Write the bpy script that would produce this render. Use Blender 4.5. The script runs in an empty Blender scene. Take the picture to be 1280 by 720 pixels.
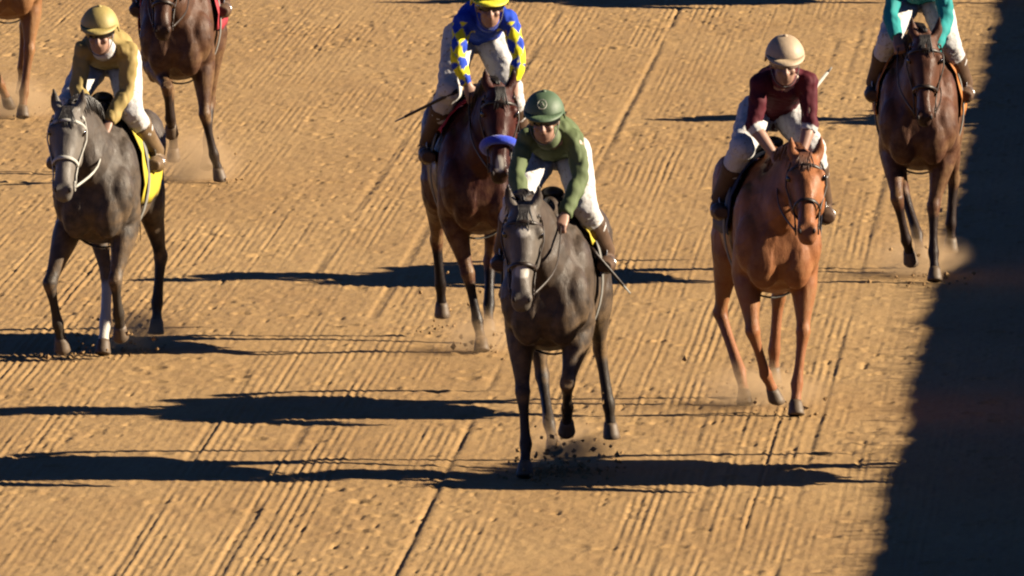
import bpy, math, random
import numpy as np
from mathutils import Vector, Matrix
R = math.radians
rng = np.random.default_rng(7)
random.seed(7)
S = bpy.context.scene
C = S.collection

# ------------------------------------------------------------------ camera, sky, sun, exposure
CAM_H, CAM_Y, PITCH = 9.3, -127.0, math.atan(1760 / 24000)
cd = bpy.data.cameras.new('camera'); cam = bpy.data.objects.new('camera', cd); C.objects.link(cam)
cam.location = (0, CAM_Y, CAM_H); cam.rotation_euler = (math.pi / 2 - PITCH, 0, 0)
cd.sensor_width = 36; cd.lens = 24000 / 1280 * 36; cd.clip_start = 1; cd.clip_end = 6000
S.camera = cam

SUN_EL, SUN_AZ = R(23.5), R(93)          # azimuth clockwise from the view direction
w = bpy.data.worlds.new('World'); S.world = w; w.use_nodes = True
nt = w.node_tree; nt.nodes.clear()
sky = nt.nodes.new('ShaderNodeTexSky'); sky.sky_type = 'NISHITA'; sky.sun_disc = False
sky.air_density = 0.22; sky.dust_density = 0.1; sky.ozone_density = 9.0
sky.sun_elevation = SUN_EL; sky.sun_rotation = SUN_AZ
bg = nt.nodes.new('ShaderNodeBackground'); bg.inputs['Strength'].default_value = 0.05
wo = nt.nodes.new('ShaderNodeOutputWorld')
nt.links.new(sky.outputs[0], bg.inputs[0]); nt.links.new(bg.outputs[0], wo.inputs[0])
to_sun = Vector((math.sin(SUN_AZ) * math.cos(SUN_EL), math.cos(SUN_AZ) * math.cos(SUN_EL), math.sin(SUN_EL)))
sd = bpy.data.lights.new('sun', 'SUN'); so = bpy.data.objects.new('sun', sd); C.objects.link(so)
sd.energy = 5.0; sd.angle = R(0.5); sd.color = (1.0, 0.86, 0.66)
so.rotation_euler = (-to_sun).to_track_quat('-Z', 'Y').to_euler()
so.location = (30, -10, 20)
S.view_settings.view_transform = 'Standard'; S.view_settings.look = 'None'
S.view_settings.exposure = 2.05; S.view_settings.gamma = 1.0
S.view_settings.use_curve_mapping = False
S.cycles.max_bounces = 4; S.cycles.diffuse_bounces = 1; S.cycles.volume_bounces = 0; S.cycles.filter_width = 2.2

# ------------------------------------------------------------------ layout helper: where a spot of ground lies
F = 24000.0
def ground_at(px, py):
    x, v = (px - 640) / F, (360 - py) / F
    d = Vector((x, math.cos(PITCH) + v * math.sin(PITCH), -math.sin(PITCH) + v * math.cos(PITCH)))
    t = -CAM_H / d.z
    return Vector((d.x * t, CAM_Y + d.y * t, 0))

# ------------------------------------------------------------------ object helpers
def tag(o, label=None, cat=None, group=None, kind=None):
    for k, v in (('label', label), ('category', cat), ('group', group), ('kind', kind)):
        if v: o[k] = v
    return o
def empty(name, loc, rz=0):
    o = bpy.data.objects.new(name, None); C.objects.link(o)
    o.location = loc; o.rotation_euler = (0, 0, rz); o.empty_display_size = 0.2
    return o
def place(name, me, mat, parent=None):
    o = bpy.data.objects.new(name, me); C.objects.link(o)
    if len(me.materials) == 0: me.materials.append(None)
    o.material_slots[0].link = 'OBJECT'; o.material_slots[0].material = mat
    if parent: o.parent = parent
    return o
def smooth(me):
    me.polygons.foreach_set('use_smooth', np.ones(len(me.polygons), dtype=bool)); me.update()
    return me

# ------------------------------------------------------------------ mesh builder
class MB:
    def __init__(s): s.v, s.f = [], []
    def ring_loft(s, rings, cap=True):
        b = len(s.v); n = len(rings[0])
        for r in rings: s.v.extend([tuple(p) for p in r])
        for i in range(len(rings) - 1):
            for j in range(n):
                k = (j + 1) % n
                s.f.append((b + i * n + j, b + i * n + k, b + (i + 1) * n + k, b + (i + 1) * n + j))
        if cap:
            s.f.append(tuple(b + j for j in range(n))[::-1])
            s.f.append(tuple(b + (len(rings) - 1) * n + j for j in range(n)))
    def loft(s, pts, rad, ref=(1, 0, 0), n=16, sub=0, power=1.0, cap=True):
        """tube through pts; rad = (a along ref, b across) per point"""
        P = [Vector(p) for p in pts]; Rr = [(r, r) if not isinstance(r, tuple) else r for r in rad]
        if sub: P, Rr = spline(P, Rr, sub)
        rings = []
        for i, p in enumerate(P):
            t = (P[min(i + 1, len(P) - 1)] - P[max(i - 1, 0)]).normalized()
            x = Vector(ref); x = (x - t * x.dot(t)).normalized(); y = t.cross(x)
            a, b = Rr[i]; ring = []
            for j in range(n):
                th = 2 * math.pi * j / n; c_, s_ = math.cos(th), math.sin(th)
                if power != 1.0:
                    c_ = math.copysign(abs(c_) ** power, c_); s_ = math.copysign(abs(s_) ** power, s_)
                ring.append(p + x * (a * c_) + y * (b * s_))
            rings.append(ring)
        s.ring_loft(rings, cap)
        return P, Rr
    def ellipsoid(s, c, r, M=None, nu=14, nv=9):
        c = Vector(c); rings = []
        M = M or Matrix.Identity(3)
        for i in range(nv):
            ph = math.pi * (i + 0.35) / (nv - 0.3) ; rings.append([c + M @ Vector((r[0] * math.sin(ph) * math.cos(2 * math.pi * j / nu), r[1] * math.sin(ph) * math.sin(2 * math.pi * j / nu), -r[2] * math.cos(ph))) for j in range(nu)])
        s.ring_loft(rings)
    def box(s, c, h, M=None):
        c = Vector(c); M = M or Matrix.Identity(3); b = len(s.v)
        for z in (-1, 1):
            for x, y in ((-1, -1), (1, -1), (1, 1), (-1, 1)):
                s.v.append(tuple(c + M @ Vector((x * h[0], y * h[1], z * h[2]))))
        for f in ((3, 2, 1, 0), (4, 5, 6, 7), (0, 1, 5, 4), (1, 2, 6, 5), (2, 3, 7, 6), (3, 0, 4, 7)): s.f.append(tuple(b + k for k in f))
    def mesh(s, name, sm=True, shift=None):
        me = bpy.data.meshes.new(name)
        v = s.v if shift is None else [(p[0] - shift[0], p[1] - shift[1], p[2] - shift[2]) for p in s.v]
        me.from_pydata(v, [], s.f); me.update()
        return smooth(me) if sm else me
    def remesh(s, name, voxel, it=4, fac=0.5):
        """one continuous skin over all the volumes"""
        me = bpy.data.meshes.new('raw'); me.from_pydata(s.v, [], s.f); me.update()
        o = bpy.data.objects.new('raw', me); C.objects.link(o)
        m = o.modifiers.new('r', 'REMESH'); m.mode = 'VOXEL'; m.voxel_size = voxel; m.use_smooth_shade = True
        if it:
            k = o.modifiers.new('s', 'SMOOTH'); k.iterations = it; k.factor = fac
        dg = bpy.context.evaluated_depsgraph_get()
        out = bpy.data.meshes.new_from_object(o.evaluated_get(dg)); out.name = name
        bpy.data.objects.remove(o); bpy.data.meshes.remove(me)
        return smooth(out)

def spline(P, Rr, sub):
    Q, q = [], []
    for i in range(len(P) - 1):
        p0, p1, p2, p3 = P[max(i - 1, 0)], P[i], P[i + 1], P[min(i + 2, len(P) - 1)]
        r0, r1, r2, r3 = Rr[max(i - 1, 0)], Rr[i], Rr[i + 1], Rr[min(i + 2, len(P) - 1)]
        for k in range(sub + 1):
            t = k / (sub + 1); h = (-t / 2 + t * t - t ** 3 / 2, 1 - 2.5 * t * t + 1.5 * t ** 3, t / 2 + 2 * t * t - 1.5 * t ** 3, -t * t / 2 + t ** 3 / 2)
            Q.append(p0 * h[0] + p1 * h[1] + p2 * h[2] + p3 * h[3])
            q.append(tuple(max(0.004, r0[m] * h[0] + r1[m] * h[1] + r2[m] * h[2] + r3[m] * h[3]) for m in (0, 1)))
    Q.append(P[-1]); q.append(Rr[-1])
    return Q, q
def coords(me):
    a = np.empty(len(me.vertices) * 3, dtype=np.float32); me.vertices.foreach_get('co', a); return a.reshape(-1, 3)
def set_coords(me, a): me.vertices.foreach_set('co', a.astype(np.float32).ravel()); me.update()
def shift_mesh(me, d): set_coords(me, coords(me) - np.array(d, dtype=np.float32)); return me
def attr(me, name, val):
    at = me.attributes.new(name, 'FLOAT', 'POINT'); at.data.foreach_set('value', np.ascontiguousarray(val, dtype=np.float32))
def seg(co, a, b):
    """distance of every vertex to a segment and its place along it"""
    a = np.array(a, float); b = np.array(b, float); d = b - a
    t = np.clip(((co - a) @ d) / (d @ d), 0, 1)
    return np.linalg.norm(co - (a + t[:, None] * d), axis=1), t
def sstep(a, b, x):
    t = np.clip((x - a) / (b - a), 0, 1); return t * t * (3 - 2 * t)
def hashn(i, j, seed):
    h = (i.astype(np.int64) * 374761393 + j.astype(np.int64) * 668265263 + seed * 974634777) & 0x7fffffff
    h = ((h ^ (h >> 13)) * 1274126177) & 0x7fffffff
    return ((h ^ (h >> 16)) & 0xffffff) / float(0xffffff) * 2 - 1
def vnoise(x, y, seed):
    i, j = np.floor(x), np.floor(y); fx, fy = x - i, y - j
    fx = fx * fx * (3 - 2 * fx); fy = fy * fy * (3 - 2 * fy)
    a, b = hashn(i, j, seed), hashn(i + 1, j, seed); c, d = hashn(i, j + 1, seed), hashn(i + 1, j + 1, seed)
    return (a * (1 - fx) + b * fx) * (1 - fy) + (c * (1 - fx) + d * fx) * fy

# ------------------------------------------------------------------ materials
def mat(name): 
    m = bpy.data.materials.new(name); m.use_nodes = True
    t = m.node_tree; return m, t, t.nodes['Principled BSDF']
def N(t, typ, **kw):
    n = t.nodes.new(typ)
    for k, v in kw.items():
        if k in n.inputs: n.inputs[k].default_value = v
        else: setattr(n, k, v)
    return n
def mix(t, fac, a, b, blend='MIX'):
    n = t.nodes.new('ShaderNodeMix'); n.data_type = 'RGBA'; n.blend_type = blend
    for s, v in ((n.inputs[0], fac), (n.inputs[6], a), (n.inputs[7], b)):
        if hasattr(v, 'is_linked'): t.links.new(v, s)
        elif isinstance(v, (int, float)): s.default_value = v
        else: s.default_value = (*v, 1) if len(v) == 3 else v
    return n.outputs[2]
def noise(t, scale, detail=4, rough=0.6, vec=None):
    n = N(t, 'ShaderNodeTexNoise', Scale=scale, Detail=detail, Roughness=rough)
    if vec is None:
        tc = t.nodes.new('ShaderNodeTexCoord'); vec = tc.outputs['Object']
    t.links.new(vec, n.inputs['Vector']); return n.outputs['Fac']
def ramp(t, x, a, b):
    n = N(t, 'ShaderNodeMapRange', **{'From Min': a, 'From Max': b}); t.links.new(x, n.inputs[0]); return n.outputs[0]
def bump(t, p, h, strength, dist):
    b = N(t, 'ShaderNodeBump', Strength=strength, Distance=dist); t.links.new(h, b.inputs['Height']); t.links.new(b.outputs[0], p.inputs['Normal'])

ALB = 0.44                                   # the picture is exposed up, so dyes and coats sit lower
def m_plain(name, col, rough=0.6, spec=0.25, var=0.25, scale=14, bmp=0.25, bscale=60, sheen=0.0, metal=0.0):
    m, t, p = mat(name)
    col = tuple(c * ALB for c in col)
    d = tuple(c * (1 - var) for c in col); l = tuple(min(1, c * (1 + var * 0.6)) for c in col)
    t.links.new(mix(t, ramp(t, noise(t, scale), 0.3, 0.7), d, l), p.inputs['Base Color'])
    p.inputs['Roughness'].default_value = rough; p.inputs['Specular IOR Level'].default_value = spec
    p.inputs['Sheen Weight'].default_value = sheen; p.inputs['Metallic'].default_value = metal
    if bmp: bump(t, p, noise(t, bscale, 3), bmp, 0.004)
    return m
def m_coat(name, body, points, pale=None, dapple=0.0, rough=0.4):
    m, t, p = mat(name)
    body = tuple(c * ALB for c in body); points = tuple(c * ALB for c in points); pale = pale and tuple(c * ALB for c in pale)
    lo = tuple(c * 0.6 for c in body); hi = tuple(c * 1.35 for c in body)
    c = mix(t, ramp(t, noise(t, 4.5, 7, .7), 0.36, 0.64), lo, hi)
    if dapple:
        v = N(t, 'ShaderNodeTexVoronoi', Scale=17.0); tc = t.nodes.new('ShaderNodeTexCoord'); t.links.new(tc.outputs['Object'], v.inputs['Vector'])
        c = mix(t, mul(t, ramp(t, v.outputs['Distance'], 0.55, 0.1), dapple), c, pale or hi)
    fine = noise(t, 120, 2)
    c = mix(t, mul(t, ramp(t, fine, 0.4, 0.7), 0.3), c, lo)
    # dust and dried sweat thrown up over the lower legs and chest
    a0 = N(t, 'ShaderNodeAttribute', attribute_name='dust')
    c = mix(t, mul(t, a0.outputs['Fac'], ramp(t, noise(t, 9, 5, 0.7), 0.42, 0.66)), c, (0.1224, 0.0756, 0.0360))
    a1 = N(t, 'ShaderNodeAttribute', attribute_name='points'); c = mix(t, a1.outputs['Fac'], c, points)
    a2 = N(t, 'ShaderNodeAttribute', attribute_name='white'); c = mix(t, a2.outputs['Fac'], c, (0.2736, 0.2520, 0.2232))
    t.links.new(c, p.inputs['Base Color'])
    rr = ramp(t, noise(t, 6, 4), 0.3, 0.7); q = N(t, 'ShaderNodeMapRange', **{'To Min': rough - 0.1, 'To Max': rough + 0.25}); t.links.new(rr, q.inputs[0]); t.links.new(q.outputs[0], p.inputs['Roughness'])
    p.inputs['Specular IOR Level'].default_value = 0.12
    mp = N(t, 'ShaderNodeMapping'); mp.inputs['Scale'].default_value = (1, 1, .35); tc = t.nodes.new('ShaderNodeTexCoord'); t.links.new(tc.outputs['Object'], mp.inputs[0])
    bump(t, p, noise(t, 34, 6, 0.7, mp.outputs[0]), 0.4, 0.014)
    return m
def mul(t, a, b):
    n = t.nodes.new('ShaderNodeMath'); n.operation = 'MULTIPLY'
    for s, v in zip(n.inputs, (a, b)):
        if hasattr(v, 'is_linked'): t.links.new(v, s)
        else: s.default_value = v
    return n.outputs[0]
def m_silk(name, base, second=None, third=None):
    """jersey cloth: 'pat' marks the second dye, 'pat2' the third"""
    m, t, p = mat(name)
    base = tuple(x * ALB for x in base); second = second and tuple(x * ALB for x in second)
    c = mix(t, ramp(t, noise(t, 10), 0.3, 0.7), tuple(x * 0.94 for x in base), tuple(min(1, x * 1.05) for x in base))
    if second: c = mix(t, N(t, 'ShaderNodeAttribute', attribute_name='pat').outputs['Fac'], c, second)
    if third: c = mix(t, N(t, 'ShaderNodeAttribute', attribute_name='pat2').outputs['Fac'], c, third)
    t.links.new(c, p.inputs['Base Color'])
    p.inputs['Roughness'].default_value = 0.72; p.inputs['Specular IOR Level'].default_value = 0.12
    bump(t, p, noise(t, 30, 3), 0.2, 0.01)
    return m

def m_breeches():
    m, t, p = mat('white_breeches')
    c = mix(t, ramp(t, noise(t, 7, 4), .3, .7), (0.2880, 0.2808, 0.2772), (0.3456, 0.3384, 0.3348))
    c = mix(t, mul(t, ramp(t, noise(t, 28, 4, .7), .57, .66), .75), c, (0.1440, 0.0936, 0.0504))
    t.links.new(c, p.inputs['Base Color']); p.inputs['Roughness'].default_value = .75; p.inputs['Specular IOR Level'].default_value = .25
    bump(t, p, noise(t, 30, 4), .45, .012)
    return m
def m_dirt():
    m, t, p = mat('harrowed_dirt')
    tc = t.nodes.new('ShaderNodeTexCoord'); mp = N(t, 'ShaderNodeMapping'); mp.inputs['Scale'].default_value = (1, 0.3, 1); t.links.new(tc.outputs['Object'], mp.inputs[0])
    big = noise(t, 0.55, 5, 0.6, mp.outputs[0]); mid = noise(t, 6, 6, 0.7, mp.outputs[0]); fine = noise(t, 55, 5, 0.75, mp.outputs[0])
    c = mix(t, ramp(t, big, 0.35, 0.65), (0.1931, 0.1172, 0.0489), (0.2332, 0.1484, 0.0648))
    c = mix(t, mul(t, ramp(t, mid, 0.5, 0.75), 0.5), c, (0.1672, 0.0935, 0.0404))
    c = mix(t, mul(t, ramp(t, fine, 0.54, 0.70), 0.6), c, (0.1186, 0.0645, 0.0303))
    c = mix(t, mul(t, ramp(t, noise(t, 31, 3, 0.6, mp.outputs[0]), 0.6, 0.72), 0.4), c, (0.2905, 0.1951, 0.1008))
    t.links.new(c, p.inputs['Base Color'])
    p.inputs['Roughness'].default_value = 0.95; p.inputs['Specular IOR Level'].default_value = 0.1
    bump(t, p, noise(t, 40, 6, 0.75, mp.outputs[0]), 0.4, 0.012)
    return m

# ------------------------------------------------------------------ ground: one sheet of harrowed dirt
GA = math.atan(920 / 24000)                                  # the harrow lines run away to the right
gdir = Vector((math.sin(GA), math.cos(GA), 0)); gside = Vector((math.cos(GA), -math.sin(GA), 0))
def uv_of(p): return p.dot(gside), p.dot(gdir)
def build_ground():
    us = np.arange(-5.6, 5.6, 0.0105); vs = np.arange(-23.5, 34, 0.07)
    def ext(a, n, last):
        st = np.geomspace(0.1, last, n); return np.concatenate([a[0] - st[::-1], a, a[-1] + st])
    us = ext(us, 22, 1800); vs = ext(vs, 22, 1800)
    U, V = np.meshgrid(us, vs)
    # harrow teeth: grooves that wander a little and break up where hooves crossed them
    wob = 0.022 * vnoise(U * 0.5, V * 0.08, 1) + 0.006 * vnoise(U * 2, V * 0.4, 2)
    q = (U + wob) / 0.05
    line = np.abs(np.mod(q, 1) - 0.5) * 2
    per = hashn(np.floor(q), np.zeros_like(q), 5)
    strip = sstep(-0.4, 0.5, vnoise(U * 1.1, V * 0.06, 3) + 0.45 * vnoise(U * 2.7, V * 0.25, 4))
    keep = sstep(-0.25, 0.4, vnoise(U * 3, V * 0.55, 6) + 0.6 * vnoise(U * 9, V * 1.6, 7) + .4 * vnoise(U * 1.0, V * .2, 41))
    z = 0.0105 * (line - 0.5) * (0.22 + 0.78 * strip) * (0.34 + 0.66 * keep) * (0.62 + 0.6 * per)
    # wider ruts
    for u0, dep, wd in RUTS:
        brk = sstep(-0.4, 0.3, vnoise(V * 0.5, np.full_like(V, u0 * 9.1), 8))
        z -= dep * np.exp(-((U + wob * 0.6 - u0) / wd) ** 2) * brk
        z += dep * 0.5 * np.exp(-((U + wob * 0.6 - u0 - wd * 1.9) / wd) ** 2) * brk
    # loose crumbs and broken crust
    z += 0.0025 * vnoise(U * 9, V * 4.5, 9) + 0.0028 * vnoise(U * 26, V * 9, 10) + 0.004 * vnoise(U * 2.2, V * 1.1, 11) + 0.006 * vnoise(U * 0.5, V * 0.3, 12)
    cl = vnoise(U * 14, V * 6, 13); z += 0.010 * np.clip(cl - 0.6, 0, 1) * sstep(-.3, .4, vnoise(U * .9, V * .35, 31))
    cl = vnoise(U * 17 + 3, V * 7, 14); z -= 0.045 * np.clip(cl - 0.6, 0, 1) * sstep(-.4, .4, vnoise(U * .8 + 5, V * .3, 32))
    # hoof prints
    n_print = 2000
    pu = rng.uniform(-5.5, 5.5, n_print); pv = rng.uniform(-23, 33.5, n_print); pr = rng.uniform(0.035, 0.08, n_print); pd = rng.uniform(0.002, 0.016, n_print) ** 1.0 * (rng.random(n_print) < .8)
    u_a, v_a = us, vs
    for a, b, r, d in zip(pu, pv, pr, pd):
        i0, i1 = np.searchsorted(u_a, (a - 2.6 * r, a + 2.6 * r)); j0, j1 = np.searchsorted(v_a, (b - 3.4 * r, b + 3.4 * r))
        if i1 <= i0 or j1 <= j0: continue
        rr = np.sqrt(((U[j0:j1, i0:i1] - a) / r) ** 2 + ((V[j0:j1, i0:i1] - b) / (1.3 * r)) ** 2)
        z[j0:j1, i0:i1] += d * (0.55 * np.exp(-((rr - 1.25) / 0.35) ** 2) - np.exp(-(rr / 0.85) ** 4))
    far = np.maximum(np.maximum(np.abs(U) - 5.6, np.abs(V - 5.25) - 28.7), 0)
    z *= np.clip(1 - far / 3, 0, 1)
    co = np.stack([U * gside.x + V * gdir.x, U * gside.y + V * gdir.y, z], -1).reshape(-1, 3).astype(np.float32)
    ny, nx = U.shape; a = (np.arange(ny - 1)[:, None] * nx + np.arange(nx - 1)[None]).ravel()
    fc = np.stack([a, a + 1, a + nx + 1, a + nx], -1).astype(np.int32)
    me = bpy.data.meshes.new('dirt_track')
    me.vertices.add(len(co)); me.vertices.foreach_set('co', co.ravel())
    me.loops.add(fc.size); me.loops.foreach_set('vertex_index', fc.ravel())
    me.polygons.add(len(fc)); me.polygons.foreach_set('loop_start', np.arange(0, fc.size, 4, dtype=np.int32))
    me.update(calc_edges=True); smooth(me)
    return me
RUTS = [(uv_of(ground_at(530, 640))[0], 0.0085, 0.026), (uv_of(ground_at(450, 420))[0], 0.007, 0.03), (uv_of(ground_at(850, 600))[0], 0.0035, 0.024),
        (uv_of(ground_at(885, 600))[0], 0.0035, 0.024), (uv_of(ground_at(300, 480))[0], 0.006, 0.03), (uv_of(ground_at(1010, 560))[0], 0.006, 0.03)]
g = place('dirt_track', build_ground(), m_dirt()); tag(g, 'harrowed tan dirt racetrack surface', kind='structure')

# ------------------------------------------------------------------ clipped hedge outside the frame that shades the right edge
def build_hedge():
    h = 2.6; e = ground_at(1108, 410) + Vector((to_sun.x, to_sun.y, 0)) * (h / to_sun.z)
    root = empty('hedge', e + gside * 0.7, -GA)
    tag(root, 'tall clipped hedge along the right side, shading the track edge', 'hedge')
    mb = MB(); ys = np.arange(-48, 60, 0.5); rings = []
    for y in ys:
        k = 0.008 * math.sin(y * .9) + 0.008 * math.sin(y * 4.3) + random.uniform(-.012, .012)
        rings.append([(-0.6 + k, y, 0), (0.6, y, 0), (0.6, y, h - 0.1 + k), (0.2, y, h - 0.02 + k), (-0.5, y, h - 0.01 + k), (-0.62 + k, y, h - 0.3)])
    mb.ring_loft(rings)
    place('branch_core', mb.mesh('branch_core', False), M['hedge_core'], root)
    n = 30000; y = rng.uniform(-48, 60, n); top = rng.random(n) < 0.6
    x = np.where(top, rng.uniform(-0.72, 0.65, n), -0.64 + rng.normal(0, 0.04, n)); z = np.where(top, h - 0.02 + rng.normal(0, 0.02, n), rng.uniform(0.05, h, n))
    c = np.stack([x, y, z], -1); a = rng.normal(size=(n, 3)); a /= np.linalg.norm(a, axis=1)[:, None]; b = np.cross(a, rng.normal(size=(n, 3))); b /= np.linalg.norm(b, axis=1)[:, None]
    s = rng.uniform(0.02, 0.045, n)[:, None]
    v = np.stack([c - a * s, c + b * s * 0.5, c + a * s, c - b * s * 0.5], 1).reshape(-1, 3)
    me = bpy.data.meshes.new('foliage'); me.from_pydata(v.tolist(), [], np.arange(4 * n).reshape(-1, 4).tolist()); me.update()
    fo = place('foliage', me, M['hedge_leaf'], root); fo['kind'] = 'stuff'

# ------------------------------------------------------------------ the horse
TR = [(-0.32, 1.22, 0.95, .11), (-0.25, 1.34, 0.85, .19), (-0.12, 1.46, 0.77, .24), (0.02, 1.54, 0.74, .26), (0.16, 1.59, 0.73, .262), (0.4, 1.54, 0.735, .28),
      (0.65, 1.51, 0.79, .29), (0.9, 1.54, 0.93, .28), (1.08, 1.55, 0.99, .275), (1.22, 1.49, 1.02, .245), (1.34, 1.38, 1.06, .17), (1.40, 1.28, 1.1, .09)]
def trunk_at(y):
    ys = [t[0] for t in TR]; return tuple(np.interp(y, ys, [t[k] for t in TR]) for k in (1, 2, 3))
def trunk_pt(y, ang, off=0.0):
    """surface of the trunk, ang from straight up towards +x"""
    top, bot, wd = trunk_at(y); zc, hh = (top + bot) / 2, (top - bot) / 2
    return Vector(((wd + off) * math.sin(ang), y, zc + (hh + off) * math.cos(ang)))
HEAD = [(0.0, .072, .085, -.02), (.10, .090, .11, -.03), (.22, .105, .13, -.035), (.32, .108, .138, -.035), (.45, .088, .132, -.04), (.58, .066, .105, -.02),
        (.72, .055, .08, -.004), (.84, .057, .07, 0), (.94, .056, .06, -.004), (1.0, .046, .045, -.01), (1.03, .025, .025, -.012)]
HL = 0.61

def hoof_mesh(c, ax, planted):
    mb = MB(); ax = Vector(ax).normalized(); x = Vector((1, 0, 0)); fwd = x.cross(ax)
    if fwd.y > 0: fwd = -fwd
    rings = []
    for t, r in ((-0.02, .036), (0, .043), (.012, .0445), (.045, .05), (.072, .055), (.078, .05)):
        p = c + ax * t; ring = []
        for j in range(14):
            th = 2 * math.pi * j / 14; k = r * (1.0 if math.sin(th) > -0.3 else 0.88)
            q = p + x * (k * 0.96 * math.cos(th)) + fwd * (k * 1.08 * math.sin(th) + 0.012 * t / 0.08)
            ring.append(q)
        rings.append(ring)
    mb.ring_loft(rings)
    return mb.mesh('hoof')

def build_horse(pose):
    """pose: poll, muzzle, head twist, legs (knee/hock, fetlock, coronet, planted). Returns part meshes."""
    mb = MB(); out = {}
    # trunk
    rings = []
    for y, top, bot, wd in TR:
        zc, hh = (top + bot) / 2, (top - bot) / 2; ring = []
        for j in range(28):
            th = 2 * math.pi * j / 28; c_, s_ = math.cos(th), math.sin(th)
            ww = wd * (1 - 0.16 * max(0, s_)) if y < 0.5 else wd * (1 - 0.06 * max(0, s_))
            ring.append(Vector((ww * math.copysign(abs(c_) ** 0.9, c_), y, zc + hh * s_)))
        rings.append(ring)
    mb.ring_loft(rings[::-1])
    for s in (-1, 1):
        mb.ellipsoid((s * .175, .0, 1.14), (.09, .18, .28))                  # shoulder
        mb.ellipsoid((s * .10, -.23, .97), (.105, .105, .185))              # breast
        mb.ellipsoid((s * .165, -.17, 1.06), (.1, .13, .19))
        mb.ellipsoid((s * .16, 1.1, 1.3), (.125, .23, .22))                  # quarter
        mb.ellipsoid((s * .185, .93, 1.05), (.10, .17, .2))
    mb.ellipsoid((0, .12, 1.545), (.06, .24, .085))                           # withers
    # neck and head
    poll, muz = Vector(pose['poll']), Vector(pose['muzzle'])
    hd = (muz - poll).normalized(); lat = Vector((math.cos(pose.get('turn', 0)), math.sin(pose.get('turn', 0)), 0)); lat = (lat - hd * lat.dot(hd)).normalized()
    nrm = hd.cross(lat)
    if nrm.y > 0: nrm = -nrm
    b0, b1 = Vector((0, .1, 1.24)), Vector((poll.x * .08, -.14, 1.31)); end = poll + hd * .05 - nrm * .06
    mid1 = b1.lerp(end, .36) + Vector((poll.x * -.08, .01, .05)); mid2 = b1.lerp(end, .72) + Vector((0, .005, .055))
    NP, NR = mb.loft([b0, b1, mid1, mid2, end], [(.2, .33), (.155, .27), (.105, .205), (.084, .155), (.072, .115)], n=20, sub=3)
    hp = lambda t, a=0, n=0: poll + hd * (t * HL) + lat * a + nrm * n
    rings = []
    for t, a, b, off in HEAD:
        c = hp(t, 0, off)
        rings.append([c + lat * (a * math.copysign(abs(math.cos(2 * math.pi * j / 18)) ** .85, math.cos(2 * math.pi * j / 18))) + nrm * (b * math.sin(2 * math.pi * j / 18)) for j in range(18)])
    mb.ring_loft(rings)
    for s in (-1, 1):
        mb.ellipsoid(hp(.27, s * .088, .05), (.03, .03, .035))                 # brow
        mb.ellipsoid(hp(.44, s * .072, -.075), (.035, .07, .09))               # cheek
        mb.ellipsoid(hp(.93, s * .036, .035), (.026, .028, .032))              # nostril rim
        e0 = hp(.03, s * .055, -.015); e1 = e0 + Vector((s * .03, .01, .08)) ; e2 = e0 + Vector((s * .036, -.015, .16))
        mb.loft([e0, e0.lerp(e1, .5), e1, e2], [.03, (.037, .03), (.033, .022), (.008, .008)], n=10, sub=1)
    # legs
    chains = {}
    for key in ('LF', 'RF', 'LH', 'RH'):
        s = 1 if key[0] == 'L' else -1
        k, f, c, planted = pose[key]; k, f, c = Vector(k), Vector(f), Vector(c)
        if key[1] == 'F':
            sh, el = Vector((s * .17, -.07, 1.15)), Vector((s * .175, .06, .89))
            lp = lambda a, b, t: a.lerp(b, t)
            mb.loft([sh, lp(sh, el, .6), el, lp(el, k, .3), lp(el, k, .62), lp(el, k, .86), k], [(.085, .15), (.095, .16), (.092, .135), (.082, .105), (.058, .07), (.044, .048), (.049, .053)], n=14, sub=1)
            mb.ellipsoid(lp(el, k, .24) + Vector((s * .02, -.02, 0)), (.055, .08, .12))
            cw = .029
        else:
            hpj, st = Vector((s * .14, 1.05, 1.28)), Vector((s * .19, .92, 1.02)); lp = lambda a, b, t: a.lerp(b, t)
            mb.loft([hpj, st, lp(st, k, .32), lp(st, k, .66), lp(st, k, .88), k], [(.12, .22), (.11, .18), (.083, .13), (.055, .075), (.041, .05), (.048, .062)], n=14, sub=1)
            mb.ellipsoid(k + Vector((0, .045, .05)), (.026, .032, .055))
            cw = .032
        lp = lambda a, b, t: a.lerp(b, t)
        kd = (f - k).normalized()
        mb.loft([k - kd * .03, k, k + kd * .05, lp(k, f, .45), lp(k, f, .84), f, lp(f, c, .5), c], [(.044, .05), (.047, .053), (.038, .044), (cw, cw + .008), (cw + .003, cw + .012), (.041, .047), (.031, .035), (.038, .041)], n=12, sub=1)
        mb.ellipsoid(f + Vector((0, .025, -.012)), (.025, .026, .03))
        ax = Vector((0, -.32, -1)) if planted else ((c - f).normalized() * .8 + kd * .25 + Vector((0, 0, -.1)))
        chains[key] = (k, f, c, ax, planted)
    body = mb.remesh('body', 0.0115, 5, 0.5)
    co = coords(body).astype(float)
    no = np.empty(len(co) * 3, dtype=np.float32); body.vertices.foreach_get('normal', no); no = no.reshape(-1, 3)
    q1 = vnoise(co[:, 1] * 6 + co[:, 0] * 3 + pose['seed'], co[:, 2] * 4.2 + co[:, 0] * 5, 21); q2 = vnoise(co[:, 1] * 13 + co[:, 2] * 5, co[:, 0] * 14 + co[:, 2] * 6, 22)
    big = sstep(.62, .95, co[:, 2]) * (1 - sstep(1.42, 1.6, co[:, 2]) * (co[:, 1] < -.3))
    vein = np.abs(vnoise(co[:, 1] * 7 + co[:, 0] * 6, co[:, 2] * 5 - co[:, 0] * 4, 23)); vein = 1 - sstep(.0, .09, vein)
    set_coords(body, co + no * ((.009 * q1 + .004 * q2 + .0035 * vein) * (.12 + .88 * big))[:, None])
    pts = np.zeros(len(co)); wht = np.zeros(len(co)); dust = np.zeros(len(co))
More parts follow.
